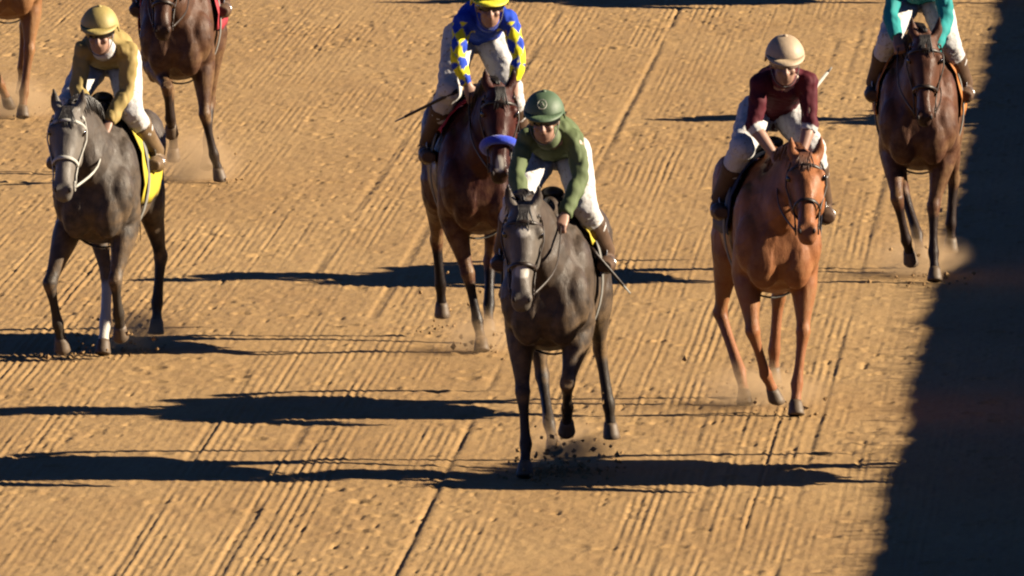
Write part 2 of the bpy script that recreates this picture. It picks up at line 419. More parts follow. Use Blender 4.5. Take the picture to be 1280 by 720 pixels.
    for key, (k, f, c, ax, pl) in chains.items():
        d1, t1 = seg(co, k, f); d2, t2 = seg(co, f, c)
        d = np.minimum(d1 + 0.10 * (1 - sstep(-.1, .45, t1)), d2)
        leg = 1 - sstep(.06, .11, d); pts = np.maximum(pts, leg)
        dust = np.maximum(dust, 0.9 * (1 - sstep(.07, .16, np.minimum(d1, d2))))
        if key in pose.get('socks', {}):
            lim = pose['socks'][key]; wht = np.maximum(wht, leg * np.maximum(sstep(lim, lim + .06, t1), (d2 < d1)))
    dm, tm = seg(co, hp(.9), hp(1.05)); pts = np.maximum(pts, .8 * (1 - sstep(.045, .1, dm)))
    for s in (-1, 1): pts = np.maximum(pts, .7 * (1 - sstep(.02, .05, np.linalg.norm(co - np.array(hp(.03, s * .08, -.02) + Vector((s * .02, 0, .14))), axis=1))))
    for t0, t1_, rad in pose.get('star_and_glint', []):  # white face patches: a real star, and sunlit highlights painted on nose and muzzle
        db, tb = seg(co, hp(t0, 0, .09), hp(t1_, 0, .06)); wht = np.maximum(wht, 1 - sstep(rad, rad + .015, db - .03))
    dust = np.maximum(dust, 0.6 * (1 - sstep(.75, 1.3, co[:, 2])))
    if 'grey_face' in pose:
        df, tf = seg(co, hp(.1), hp(1)); wht = np.maximum(wht, pose['grey_face'] * (1 - sstep(.12, .17, df)))
    pts = np.where(wht > 0.4, 0, pts)
    attr(body, 'points', pts); attr(body, 'white', wht); attr(body, 'dust', dust)
    out['body'] = body
    out['hooves'] = [hoof_mesh(c, ax, pl) for (k, f, c, ax, pl) in chains.values()]
    # eyes and nostrils
    out['eyes'] = []; out['nostrils'] = []
    for s in (-1, 1):
        e = MB(); e.ellipsoid(hp(.30, s * .103, .045), (.018, .02, .022), nu=12, nv=8); out['eyes'].append(e.mesh('eye'))
        e = MB(); e.ellipsoid(hp(.955, s * .043, .05), (.011, .012, .017), nu=10, nv=7); out['nostrils'].append(e.mesh('nostril'))
    # mane, forelock, tail: separate locks of hair
    r2 = random.Random(pose['seed']); m = MB()
    for i in range(150):
        t = i / 149 * (len(NP) - 5) + 4; j = int(min(t, len(NP) - 2)); fr = t - j
        p = NP[j].lerp(NP[j + 1], fr); b = NR[j][1] * (1 - fr) + NR[j + 1][1] * fr
        tg = (NP[j + 1] - NP[j]).normalized(); up = Vector((1, 0, 0)).cross(tg)
        if up.z < 0: up = -up
        r0 = p + up * (b - .015) + Vector((r2.uniform(-.012, .012), 0, 0)); sd = pose.get('mane_side', -1) * r2.uniform(.3, 1)
        ln = r2.uniform(.09, .17); bk = r2.uniform(.2, 1.0)
        q1 = r0 + up * .035 + Vector((sd * .03, .02, 0)); q2 = q1 + Vector((sd * .06, .05 * bk, -.01)); q3 = q2 + Vector((sd * .03, ln * .5 * bk, -ln * .8))
        m.loft([r0, q1, q2, q3], [(.006, .009), (.006, .011), (.005, .009), (.0015, .002)], n=5, sub=1)
    out['mane'] = m.mesh('mane'); m = MB()
    for i in range(26):
        r0 = hp(.02, r2.uniform(-.035, .035), .07); q1 = r0 + nrm * .03 + hd * .04; q2 = q1 + hd * r2.uniform(.06, .13) + lat * r2.uniform(-.04, .04)
        m.loft([r0, q1, q2], [(.008, .006), (.007, .006), .0015], n=5, sub=1)
    out['forelock'] = m.mesh('forelock')
    m = MB()
    for i in range(70):
        r0 = Vector((r2.uniform(-.025, .025), 1.36 + r2.uniform(0, .03), 1.36 + r2.uniform(-.03, .04))); sx = r2.uniform(-.14, .14) + pose.get('tail_x', 0); ln = r2.uniform(.6, .95)
        m.loft([r0, r0 + Vector((sx * .15, .14, .02)), r0 + Vector((sx * .5, .14 + ln * .3, -.2 * ln)), r0 + Vector((sx, .2 + ln * .4, -.75 * ln))], [.011, .013, .012, .002], n=5, sub=2)
    out['tail'] = m.mesh('tail')
    # tack
    def strap(path, wdt=.011, th=.006, ref=(0, 0, 1), sub=1):
        b = MB(); b.loft(path, [(wdt, th)] * len(path), ref=ref, n=8, sub=sub); return b
    def head_ring(t, grow, a0=0, a1=360, n=22):
        i = np.interp; T = [h[0] for h in HEAD]; a, b, off = (i(t, T, [h[k] for h in HEAD]) for k in (1, 2, 3))
        return [hp(t, (a + grow) * math.cos(R(x)), off + (b + grow) * math.sin(R(x))) for x in np.linspace(a0, a1, n)]
    br = MB()
    def add(path, a, b, ref, cap=True): br.loft(path, [(a, b)] * len(path), ref=ref, n=8)
    add(head_ring(.2, .012, -10, 190), .011, .005, tuple(hd), True)                      # browband
    add(head_ring(.1, .014, 150, 390), .011, .005, tuple(hd))                            # headpiece / throat
    for s in (-1, 1):
        path = [hp(t, s * (np.interp(t, [h[0] for h in HEAD], [h[1] for h in HEAD]) + .016), -.01 - .02 * math.sin(t * 3)) for t in np.linspace(.12, .84, 8)]
        add(path, .010, .005, tuple(nrm))
        c = hp(.86, s * .068, -.015); add([c + nrm * (.03 * math.cos(a)) + hd * (.03 * math.sin(a)) for a in np.linspace(0, 2 * math.pi, 12)], .005, .005, tuple(lat))
    out['bridle'] = br.mesh('bridle')
    nb = MB(); th = pose.get('noseband', .006); path = head_ring(.62, .012 + th * .8)[:-1]
    rings = []
    nseg = len(path)
    for i_, p in enumerate(path):
        cen = hp(.62, 0, np.interp(.62, [h[0] for h in HEAD], [h[3] for h in HEAD])); o_ = (p - cen).normalized()
        hw = max(.012, th); rings.append([p + hd * (hw * math.cos(a)) + o_ * (th * math.sin(a)) for a in np.linspace(0, 2 * math.pi, 9)[:-1]])
    rings.append(rings[0]); nb.ring_loft(rings, cap=False); out['noseband'] = nb.mesh('noseband')
    rn = MB()
    for s, hand in zip((-1, 1), pose['hands']):
        a = hp(.86, s * .07, -.03); hnd = Vector(hand); md = a.lerp(hnd, .5) + Vector((s * .05, 0, -.05))
        ax = Vector((s * .15, -.22, 1.35))
        rn.loft([a, md, hnd, hnd + Vector((-s * .03, .06, -.1)), Vector((s * .02, -.05, hnd.z - .16))], [(.009, .004)] * 5, ref=(0, .3, 1), n=6, sub=4)
    out['reins'] = rn.mesh('reins')
    # saddle cloth, saddle, girth, stirrups
    def drape(y0, y1, amax, off, th, ny=12, na=26, fold=0.0):
        b = MB(); rows = []
        for i in range(ny + 1):
            y = y0 + (y1 - y0) * i / ny; row = []
            for j in range(na + 1):
                a = -amax + 2 * amax * j / na
                row.append(trunk_pt(y + 0.05 * abs(math.sin(a)) * (i / ny - .5), a, off + fold * math.sin(j * 1.9 + i * .7) * abs(math.sin(a))))
            rows.append(row)
        rings = []
        for row in rows:
            cen = Vector((0, row[0].y, 1.2)); rings.append(row + [p + (p - cen).normalized() * th for p in row[::-1]])
        b.ring_loft(rings); return b
    out['saddle_cloth'] = drape(.12, .74, R(pose.get('cloth', 97)), .02, .006, fold=.006).mesh('saddle_cloth')
    sb = drape(.2, .6, R(42), .032, .022)
    sb.ellipsoid((0, .6, trunk_at(.6)[0] + .075), (.13, .07, .035)); sb.ellipsoid((0, .24, trunk_at(.24)[0] + .075), (.07, .06, .04)); out['saddle'] = sb.mesh('saddle')
    b = MB(); path = [trunk_pt(.24, a, .028) for a in np.linspace(R(60), R(300), 30)]; b.loft(path, [(.05, .006)] * len(path), ref=(0, 1, 0), n=8); out['girth'] = b.mesh('girth')
    out['stirrups'] = []
    for s, ft in zip((-1, 1), pose['feet']):
        ft = Vector(ft); tp = trunk_pt(.32, s * R(50), .06); b = MB(); b.loft([tp, tp.lerp(ft, .5) + Vector((s * .03, 0, 0)), ft + Vector((0, 0, .07))], [(.012, .004)] * 3, ref=(0, 1, 0), n=6, sub=2)
        b.loft([ft + Vector((.055 * math.sin(a), 0, -.012 + .045 * (1 + math.cos(a)) - (.01 if abs(a - math.pi) < .5 else 0))) for a in np.linspace(0, 2 * math.pi, 16)], [.006] * 16, ref=(0, 1, 0), n=6)
        out['stirrups'].append(b.mesh('stirrup'))
    return out

def put_horse(parts, loc, rz, mats, label, group='horses of the race field'):
    h = empty('horse', loc, rz); tag(h, label, 'horse', group)
    place('body', parts['body'], mats['coat'], h)
    for x in parts['hooves']: place('hoof', x, M['hoof'], h)
    for x in parts['eyes']: place('eye', x, M['eye'], h)
    for x in parts['nostrils']: place('nostril', x, M['nostril'], h)
    place('mane', parts['mane'], mats['hair'], h); place('forelock', parts['forelock'], mats['hair'], h); place('tail', parts['tail'], mats['hair'], h)
    b = place('bridle', parts['bridle'], mats.get('bridle', M['leather']), h)
    place('noseband', parts['noseband'], mats.get('noseband', M['leather']), b); place('rein', parts['reins'], mats.get('rein', M['leather']), b)
    place('saddle_cloth', parts['saddle_cloth'], mats['cloth'], h)
    sd_ = place('saddle', parts['saddle'], M['saddle'], h); place('girth', parts['girth'], M['webbing'], sd_)
    for x in parts['stirrups']: place('stirrup', x, M['steel'], sd_)
    return h

# ------------------------------------------------------------------ the jockey
BASE = (0, .3, 1.2)
def build_jockey(p):
    """p: hips, shoulders, head, hands, elbows, knees, feet in the horse's frame; x<0 is the rider's right"""
    H, Sh, Hd = Vector(p['hips']), Vector(p['shoulders']), Vector(p['head'])
    hp_ = R(p.get('head_pitch', 12)); yaw = p.get('head_yaw', 0)
    RM = Matrix.Rotation(R(yaw), 3, 'Z') @ Matrix.Rotation(hp_, 3, 'X')      # face looks to -y, tipped down
    L = lambda x, y, z: Hd + RM @ Vector((x, y, z))
    lean = p.get('lean', 0)
    lat = Vector((math.cos(R(lean)), 0, math.sin(R(lean))))
    out = {}
    def torso(mb, g, full=True):
        d = Sh - H; bk = Vector((0, .03, .03))
        P = [H - d.normalized() * .09, H, H + d * .3 + bk * .6, H + d * .68 + bk, Sh + bk * .4, Sh + d.normalized() * .05]
        Q = [(.11, .09), (.145, .11), (.13, .10), (.148, .12), (.142, .09), (.08, .06)]
        mb.loft(P, [(a + g, b + g) for a, b in Q], ref=tuple(lat), n=20, sub=2)
        for s in (-1, 1): mb.ellipsoid(Sh + lat * (s * .13), (.06 + g, .06 + g, .055 + g))
    def arm(mb, i, g, t_end=1.0):
        s = (-1, 1)[i]; sh = Sh + lat * (s * .145); el, ha = Vector(p['elbows'][i]), Vector(p['hands'][i])
        wr = el.lerp(ha, .8); e = el.lerp(wr, t_end)
        mb.loft([sh, sh.lerp(el, .4), el, el.lerp(e, .35), e], [.05 + g, .046 + g, .04 + g, .041 + g, (.028 if t_end > .9 else .04) + g], ref=(0, 1, .3), n=14, sub=2)
    def leg(mb, i, g, t0=0.0, t1=1.0, cuff=0):
        s = (-1, 1)[i]; hj = H + lat * (s * .085); kn, ft = Vector(p['knees'][i]), Vector(p['feet'][i]); an = ft + Vector((0, .09, .09))
        if t0 == 0:
            mb.ellipsoid(kn, (.06 + g * 1.5, .062 + g * 1.5, .062 + g * 1.5)); mb.loft([hj, hj.lerp(kn, .4), kn], [.1 + g, .088 + g, .06 + g], n=16, sub=2, ref=(1, .2, 0))
        a, b = kn.lerp(an, t0), kn.lerp(an, t1)
        r = lambda t: float(np.interp(t, [0, .3, .7, 1], [.058, .058, .043, .036])) + g
        mb.loft([a, a.lerp(b, .33), a.lerp(b, .66), b], [r(t0) + cuff, r(t0 + (t1 - t0) * .33), r(t0 + (t1 - t0) * .66), r(t1)], n=14, sub=1)
        if t1 >= 1:
            mb.loft([an + Vector((0, .03, -.03)), an + Vector((0, -.02, -.06)), ft + Vector((0, -.02, .03)), ft + Vector((0, -.12, .025))], [(.034 + g, .04 + g), (.04 + g, .05 + g), (.042 + g, .033 + g), (.03 + g, .02 + g)], n=12, sub=2)
    # body: skin from crown to toe in one surface
    mb = MB(); torso(mb, 0)
    mb.loft([Sh + Vector((0, .05, -.03)), L(0, .04, -.10), L(0, .02, -.02)], [.05, .052, .055], n=14, sub=2)
    mb.ellipsoid(L(0, 0, .03), (.082, .1, .108), RM); mb.ellipsoid(L(0, -.035, -.062), (.062, .066, .07), RM)
    mb.ellipsoid(L(0, -.06, -.105), (.03, .028, .02), RM)                                        # chin
    mb.loft([L(0, -.088, .012), L(0, -.108, -.02), L(0, -.112, -.04), L(0, -.09, -.05)], [.009, .012, .017, .01], n=10, sub=1)   # nose
    for s in (-1, 1):
        mb.ellipsoid(L(s * .078, .012, -.01), (.012, .022, .034), RM); mb.ellipsoid(L(s * .036, -.078, -.028), (.024, .02, .022), RM)
        mb.ellipsoid(L(s * .032, -.084, .026), (.03, .014, .011), RM)
    mb.ellipsoid(L(0, -.088, -.068), (.024, .012, .007), RM); mb.ellipsoid(L(0, -.086, -.082), (.021, .012, .008), RM)
    for i in (0, 1):
        s = (-1, 1)[i]; arm(mb, i, 0); leg(mb, i, 0)
        el, ha = Vector(p['elbows'][i]), Vector(p['hands'][i]); wr = el.lerp(ha, .8); d = (ha - el).normalized()
        side = Vector((1, 0, 0)); side = (side - d * side.dot(d)).normalized(); dn = d.cross(side)
        if dn.z > 0: dn = -dn                                                     # palm side, towards the rein
        mb.loft([wr - d * .01, wr + d * .045, wr + d * .09], [(.026, .022), (.04, .02), (.042, .018)], ref=tuple(side), n=12, sub=1)
        kb = wr + d * .085
        for f_, (o, ln) in enumerate(((-.03, .9), (-.01, 1.0), (.01, .96), (.029, .8))):
            b0 = kb + side * o * 1.05; b1 = b0 + d * .028 * ln + dn * .012; b2 = b1 + dn * .028 * ln - d * .004; b3 = b2 - d * .026 * ln + dn * .002
            mb.loft([b0 - d * .012, b1, b2, b3], [.0105, .0105, .0095, .008], ref=tuple(side), n=8, sub=1)
        t0 = wr + d * .035 - side * s * .034; t1 = t0 - side * s * .016 + d * .025 + dn * .015; t2 = t1 + d * .026 + side * s * .012 + dn * .018
        mb.loft([t0, t1, t2], [.013, .0115, .009], ref=tuple(dn), n=8, sub=1)
    out['body'] = shift_mesh(mb.remesh('body', 0.0075, 2, .5), BASE)
    def cloth_mesh(mb, name, voxel, amp, sc):
        me = mb.remesh(name, voxel, 3, .5); co = coords(me).astype(float)
        no = np.empty(len(co) * 3, dtype=np.float32); me.vertices.foreach_get('normal', no); no = no.reshape(-1, 3)
        f = vnoise(co[:, 0] * sc + co[:, 2] * sc * .6, co[:, 1] * sc * .7 + co[:, 2] * sc, 3) + .6 * vnoise(co[:, 0] * sc * 2.1 + 7, (co[:, 2] - co[:, 1]) * sc * 1.9, 4) - .8 * (1 - np.abs(vnoise((co[:, 0] + co[:, 1]) * sc * .8, (co[:, 2] * .7 - co[:, 1]) * sc * .9 + 4, 5))) ** 4
        set_coords(me, co + no * (amp * f)[:, None]); return me, co
    # jersey
    mb = MB(); torso(mb, p.get('vest', .02))
    for i in (0, 1): arm(mb, i, .012, p.get('sleeve', 1.0))
    me, co = cloth_mesh(mb, 'jersey', .0095, .0075, 16)
    pat = np.zeros(len(co)); pat2 = np.zeros(len(co))
    for i in (0, 1):
        s = (-1, 1)[i]; sh = Sh + lat * (s * .145); el, ha = Vector(p['elbows'][i]), Vector(p['hands'][i])
        d1, t1 = seg(co, sh, el); d2, t2 = seg(co, el, ha); l1, l2 = (el - sh).length, (ha - el).length
        on = (np.minimum(d1, d2) < .09) & ((t1 > .12) | (d2 < d1)); t = np.where(d1 < d2, t1 * l1, l1 + t2 * l2)
        if p.get('diamonds'):
            ax = np.array((sh - el).normalized()); ref = co - np.array(el)
            ang = np.arctan2(ref[:, 1] * .9 + .1 * ref[:, 2], ref[:, 0]); ang = np.where(d1 < d2, np.arctan2(co[:, 1] - (sh.y + (el.y - sh.y) * t1), co[:, 0] - (sh.x + (el.x - sh.x) * t1)), np.arctan2(co[:, 2] - (el.z + (ha.z - el.z) * t2), co[:, 0] - (el.x + (ha.x - el.x) * t2)))
            a = np.abs(np.mod(t / .115, 1) - .5) * 2; b = np.abs(np.mod(ang / (2 * math.pi) * 4, 1) - .5) * 2
            pat = np.where(on, sstep(.94, 1.0, a + b), pat)
        if p.get('cuff'):
            tw = p['cuff']; pat = np.where((d2 < .09) & (t2 > tw - .02) & (t2 < tw + .16), 1, pat)
        if p.get('split'): pat = np.where((d2 < .08) & (t2 > .02), 1, pat)
    d, t = seg(co, Sh + Vector((0, -.12, -.05)), H + Vector((0, -.16, -.05)))
    if p.get('diamonds'): pat = np.maximum(pat, 1 - sstep(.035, .05, np.abs(co[:, 0] - Sh.x) + 1.0 * np.abs(co[:, 2] - (Sh.z - .16)) + np.where(co[:, 1] < Sh.y, 0, 1)))
    attr(me, 'pat', pat); attr(me, 'pat2', pat2); out['jersey'] = shift_mesh(me, BASE)
    # collar
    mb = MB(); d = (L(0, .04, -.10) - Sh).normalized(); mb.loft([Sh + d * .045, Sh + d * .075, Sh + d * .095], [.078, .073, .066], n=18); out['collar'] = mb.mesh('collar', shift=BASE)
    # breeches
    mb = MB(); dd = (Sh - H).normalized()
    mb.loft([H - dd * .1, H, H + dd * .1], [(.12, .1), (.17, .13), (.15, .112)], ref=tuple(lat), n=18, sub=2)
    for i in (0, 1): leg(mb, i, .017, 0, .5)
    me, co = cloth_mesh(mb, 'breeches', .011, .005, 21); out['breeches'] = shift_mesh(me, BASE)
    out['boots'] = []
    for i in (0, 1):
        mb = MB(); leg(mb, i, .016, .3, 1.0, .008); me = mb.remesh('boot', .009, 2); out['boots'].append(shift_mesh(me, BASE))
    # helmet with its silk cover, peak, button, chin strap
    mb = MB(); rings = []
    rim = lambda th: -.012 + .035 * math.cos(th) * 0 + (.02 if math.sin(th) < -.2 else -.03)
    rx, ry, rz = .122, .142, .124
    for ph in np.linspace(.06, 1, 11):
        ring = []
        for j in range(26):
            th = 2 * math.pi * j / 26; a = ph * math.pi / 2; z0 = rim(th)
            k = 1 + .012 * math.cos(6 * th) * math.sin(a)
            ring.append(L(rx * k * math.sin(a) ** .9 * math.cos(th), .008 + ry * k * math.sin(a) ** .9 * math.sin(th), .045 + z0 * ph ** 3 + rz * math.cos(a)))
        rings.append(ring)
    inner = [[L(*(.94 * v for v in (rx * math.cos(2 * math.pi * j / 26), .008 + ry * math.sin(2 * math.pi * j / 26))), .047 + rim(2 * math.pi * j / 26)) for j in range(26)]]
    mb.ring_loft(rings + inner); out['helmet'] = mb.mesh('helmet', shift=BASE)
    mb = MB(); rings = []
    for a in np.linspace(R(198), R(342), 15):
        c_, s_ = math.cos(a), math.sin(a); k = max(0, math.sin((a - R(198)) / R(144) * math.pi)) ** .6
        i0 = Vector((rx * .97 * c_, .008 + ry * .97 * s_, .068)); o0 = Vector((rx * 1.02 * c_, .008 + ry * s_ - .055 * k, .058 - .012 * k))
        rings.append([L(*i0), L(*o0), L(*(o0 + Vector((0, 0, -.007)))), L(*(i0 + Vector((0, 0, -.009))))])
    mb.ring_loft(rings); out['peak'] = mb.mesh('peak', shift=BASE)
    mb = MB(); mb.ellipsoid(L(0, .008, .045 + rz), (.016, .016, .011), RM, nu=10, nv=6); out['button'] = mb.mesh('button', shift=BASE)
    mb = MB()
    path = [L(.086 * math.cos(a), -.02 - .04 * max(0, -math.sin(a)), .0 + .135 * math.sin(a)) for a in np.linspace(R(180), R(360), 16)]
    mb.loft(path, [(.009, .003)] * 16, ref=(0, 1, 0), n=6); out['chin_strap'] = mb.mesh('chin_strap', shift=BASE)
    # goggles: frame and lens
    mb = MB(); rings = []
    for x in np.linspace(-1, 1, 15):
        a = x * R(80); c = Vector((.088 * math.sin(a), .008 - .108 * math.cos(a), .014)); hh = .026 * (1 - .35 * (abs(x) > .8)) * (1 - .25 * math.exp(-(x / .12) ** 2)); o_ = Vector((math.sin(a), -math.cos(a), 0)) * .008
        rings.append([L(*(c + Vector((0, 0, hh)))), L(*(c + o_ + Vector((0, 0, hh * .75)))), L(*(c + o_ + Vector((0, 0, -hh * .75)))), L(*(c + Vector((0, 0, -hh))))])
    mb.ring_loft(rings); out['goggles'] = mb.mesh('goggles', shift=BASE)
    out['eyes'] = []
    for s in (-1, 1):
        mb = MB(); mb.ellipsoid(L(s * .033, -.081, .008), (.014, .012, .009), RM, nu=10, nv=7); out['eyes'].append(mb.mesh('eye', shift=BASE))
    mb = MB(); c0 = L(0, .008 - ry * .86, .045 + rz * .62); nn = RM @ Vector((0, -.75, .66)); u_ = RM @ Vector((1, 0, 0)); v_ = nn.cross(u_)
    path = [c0 + nn * .012 + u_ * (.026 * math.cos(a)) + v_ * (.03 * math.sin(a)) for a in np.linspace(0, 2 * math.pi, 20)]
    mb.loft(path, [(.005, .003)] * 20, ref=tuple(nn), n=6); mb.loft([c0 + nn * .014 - u_ * .012 - v_ * .012, c0 + nn * .016 + v_ * .014, c0 + nn * .014 + u_ * .012 - v_ * .012], [.004] * 3, ref=tuple(nn), n=6)
    out['emblem'] = mb.mesh('emblem', shift=BASE)
    return out

def put_jockey(parts, loc, rz, mats, label, goggles=True, emblem=False, group='jockeys of the race field'):
    o = empty('person', Vector(loc) + Matrix.Rotation(rz, 3, 'Z') @ Vector(BASE), rz); tag(o, label, 'person', group)
    b = place('body', parts['body'], M['skin'], o)
    for x in parts['eyes']: place('eye', x, M['eye'], b)
    j = place('jersey', parts['jersey'], mats['jersey'], o); place('collar', parts['collar'], mats.get('collar', M['white']), j)
    place('breeches', parts['breeches'], mats.get('breeches', M['white']), o)
    for x in parts['boots']: place('boot', x, mats.get('boot', M['boot']), o)
    h = place('helmet', parts['helmet'], mats['cap'], o); place('peak', parts['peak'], mats.get('peak', mats['cap']), h); place('button', parts['button'], mats['cap'], h); place('chin_strap', parts['chin_strap'], M['webbing'], h)
    if goggles: place('goggles', parts['goggles'], mats.get('goggles', M['goggles']), o)
    if emblem: place('emblem', parts['emblem'], M['emblem'], h)
    return o
def whip(loc, rz, a, b, mt, label, tip=True):
    a, b = Vector(a), Vector(b); mid = (a + b) / 2; rot = Matrix.Rotation(rz, 3, 'Z')
    o = empty('riding_whip', Vector(loc) + rot @ a, rz); tag(o, label, 'whip')
    mb = MB(); d = b - a; mb.loft([Vector((0, 0, 0)), d * .16, d * .17, d * .85], [.014, .014, .011, .009], ref=(0, 1, 0), n=8); place('shaft', mb.mesh('shaft'), mt, o)
    mb = MB(); mb.loft([d * .84, d * .88, d], [(.008, .006), (.02, .006), (.016, .004)], ref=(0, 1, 0), n=8); place('popper', mb.mesh('popper'), M['popper'], o)
    return o

# ------------------------------------------------------------------ shared materials
M = {
 'hedge_core': m_plain('hedge_core', (.03, .035, .015), .9), 'hedge_leaf': m_plain('hedge_leaf', (.05, .09, .025), .6),
 'hoof': m_plain('hoof_horn', (.15, .1, .06), .6, .3, .4), 'eye': m_plain('eye_dark', (.012, .008, .006), .08, .6, 0, 5, 0), 'nostril': m_plain('nostril_dark', (.02, .012, .012), .7, .2),
 'leather': m_plain('bridle_leather', (.035, .02, .012), .45), 'saddle': m_plain('saddle_leather', (.03, .025, .022), .4), 'webbing': m_plain('webbing', (.25, .24, .22), .8),
 'steel': m_plain('stirrup_steel', (.55, .55, .55), .3, .5, .1, 8, 0, metal=1.0), 'skin': m_plain('skin', (.46, .26, .18), .5, .35, .15, 9, .1), 'white': m_breeches(),
 'boot': m_plain('brown_boot', (.13, .075, .045), .65, .15), 'goggles': m_plain('dark_goggles', (.015, .013, .015), .15, .5, 0, 5, 0), 'emblem': m_plain('emblem_thread', (.5, .5, .42), .8), 'popper': m_plain('whip_popper', (.35, .36, .34), .7),
}
build_hedge()

def hair(n, c): return m_plain(n, c, .5, .4, .4, 30, .3, 90)
def cap(n, c): return m_plain(n, c, .6, .35, .12, 12, .5, 25)
dark_hair = hair('black_hair', (.018, .013, .011))

# ------------------------------------------------------------------ poses (metres in each horse's own frame: x its left, y behind the fore legs, z up)
FEET = [(-.31, .28, 1.2), (.31, .28, 1.2)]
crouch = dict(hips=(0, .56, 1.89), shoulders=(0, .1, 1.97), head=(-.02, -.08, 2.1), head_pitch=14, elbows=[(-.19, -.02, 1.78), (.185, .02, 1.76)], hands=[(-.13, -.22, 1.60), (.09, -.24, 1.5)],
              knees=[(-.2, .1, 1.6), (.2, .08, 1.58)], feet=[(-.31, .3, 1.2), (.31, .3, 1.2)])
def P(base, **kw): d = dict(base); d.update(kw); return d

pose1 = dict(seed=1, poll=(-.10, -.56, 1.62), muzzle=(-.09, -.8, 1.05), turn=R(6), hands=crouch['hands'], feet=crouch['feet'], mane_side=-1, star_and_glint=[(.3, .32, .0), (.66, .69, .004)], cloth=62, grey_face=.16,  # first face patch is the star, second paints a bright highlight across the nose
    RF=((-.15, -.03, .50), (-.13, -.06, .20), (-.13, -.10, .085), True), LF=((.12, -.15, .56), (.10, .10, .40), (.09, .19, .31), False),
    LH=((.20, 1.22, .66), (.25, 1.22, .33), (.26, 1.24, .21), False), RH=((-.12, .95, .52), (-.06, .72, .26), (-.03, .64, .16), False))
pose2 = dict(seed=2, poll=(.08, -.5, 1.70), muzzle=(.06, -.74, 1.14), turn=R(-4), hands=[(-.07, -.08, 1.66), (.2, -.08, 1.68)], feet=FEET, mane_side=-1, noseband=.03, cloth=58, star_and_glint=[(.80, .90, -.012)],  # white muzzle patch is a painted sunlit highlight, the bay has no marking there
    RF=((-.08, -.04, .50), (-.02, -.05, .20), (0, -.09, .085), True), LF=((.17, -.32, .70), (.17, -.12, .49), (.17, -.02, .42), False),
    RH=((-.17, 1.28, .62), (-.14, 1.33, .33), (-.13, 1.36, .2), False), LH=((.15, 1.0, .5), (.13, .85, .23), (.12, .78, .12), False))
pose3 = dict(seed=3, poll=(.13, -.48, 1.60), muzzle=(.10, -.86, 1.15), turn=R(-8), hands=[(.0, -.12, 1.56), (.13, -.12, 1.56)], feet=[(-.315, .28, 1.2), (.33, .25, 1.17)], mane_side=-1,
    LF=((.16, -.05, .51), (.12, -.07, .20), (.11, -.10, .085), True), RF=((-.15, -.08, .52), (-.06, .04, .25), (-.01, .09, .15), False),
    RH=((-.24, 1.02, .55), (-.14, .82, .21), (-.12, .74, .085), True), LH=((.14, 1.25, .62), (.12, 1.30, .30), (.12, 1.33, .18), False))
pose4 = dict(seed=4, poll=(-.11, -.5, 1.62), muzzle=(-.1, -.78, 1.13), turn=R(5), hands=[(-.04, -.1, 1.5), (.06, -.1, 1.47)], feet=[(-.315, .35, 1.2), (.32, .35, 1.2)], mane_side=1, cloth=112, grey_face=.22, socks={'RH': .1},
    RF=((-.28, -.16, .50), (-.24, -.08, .24), (-.23, -.02, .14), False), LF=((.13, -.12, .52), (.13, .02, .3), (.13, .09, .21), False),
    RH=((-.05, .78, .48), (-.03, .55, .20), (-.03, .46, .085), True), LH=((.24, 1.15, .58), (.22, 1.12, .29), (.22, 1.1, .17), False))
pose5 = dict(seed=5, poll=(-.05, -.55, 1.66), muzzle=(-.05, -.8, 1.1), hands=crouch['hands'], feet=crouch['feet'], mane_side=-1,
    LF=((.2, -.06, .5), (.26, .0, .21), (.29, .02, .1), False), RF=((-.05, -.36, .72), (-.04, -.2, .48), (-.04, -.1, .42), False),
    RH=((-.15, 1.2, .58), (-.12, 1.26, .28), (-.12, 1.3, .16), False), LH=((.16, 1.0, .52), (.16, .82, .24), (.16, .74, .13), False))
pose7 = dict(seed=7, poll=(.05, -.5, 1.66), muzzle=(.05, -.74, 1.1), hands=crouch['hands'], feet=crouch['feet'], mane_side=-1,
    LF=((.10, -.04, .5), (.10, -.06, .2), (.11, -.10, .085), True), RF=((-.14, -.16, .56), (-.08, -.06, .28), (-.06, .0, .19), False),
    LH=((.22, 1.2, .6), (.2, 1.2, .3), (.2, 1.22, .19), False), RH=((-.12, 1.05, .55), (-.02, .88, .25), (.0, .8, .14), False))

j1 = build_jockey(crouch)
j2 = build_jockey(dict(hips=(0, .38, 2.0), shoulders=(.04, .02, 2.1), head=(.05, -.12, 2.2), head_pitch=10, elbows=[(-.15, -.06, 1.88), (.24, -.06, 1.88)], hands=pose2['hands'],
    knees=[(-.19, .08, 1.66), (.2, .08, 1.66)], feet=FEET, diamonds=True))
j3 = build_jockey(dict(hips=(.02, .5, 1.83), shoulders=(.05, .02, 2.02), head=(.04, -.1, 2.155), head_pitch=16, elbows=[(-.14, -.02, 1.77), (.2, -.02, 1.77)], hands=pose3['hands'],
    knees=[(-.2, .1, 1.62), (.23, .1, 1.62)], feet=pose3['feet'], sleeve=.25, cuff=.06))
j4 = build_jockey(P(crouch, shoulders=(.04, .1, 1.95), head=(.03, -.08, 2.08), hands=pose4['hands'], elbows=[(-.13, .05, 1.72), (.18, .08, 1.7)], feet=pose4['feet']))

h1, h2, h3, h4, h5, h7 = (build_horse(p) for p in (pose1, pose2, pose3, pose4, pose5, pose7))

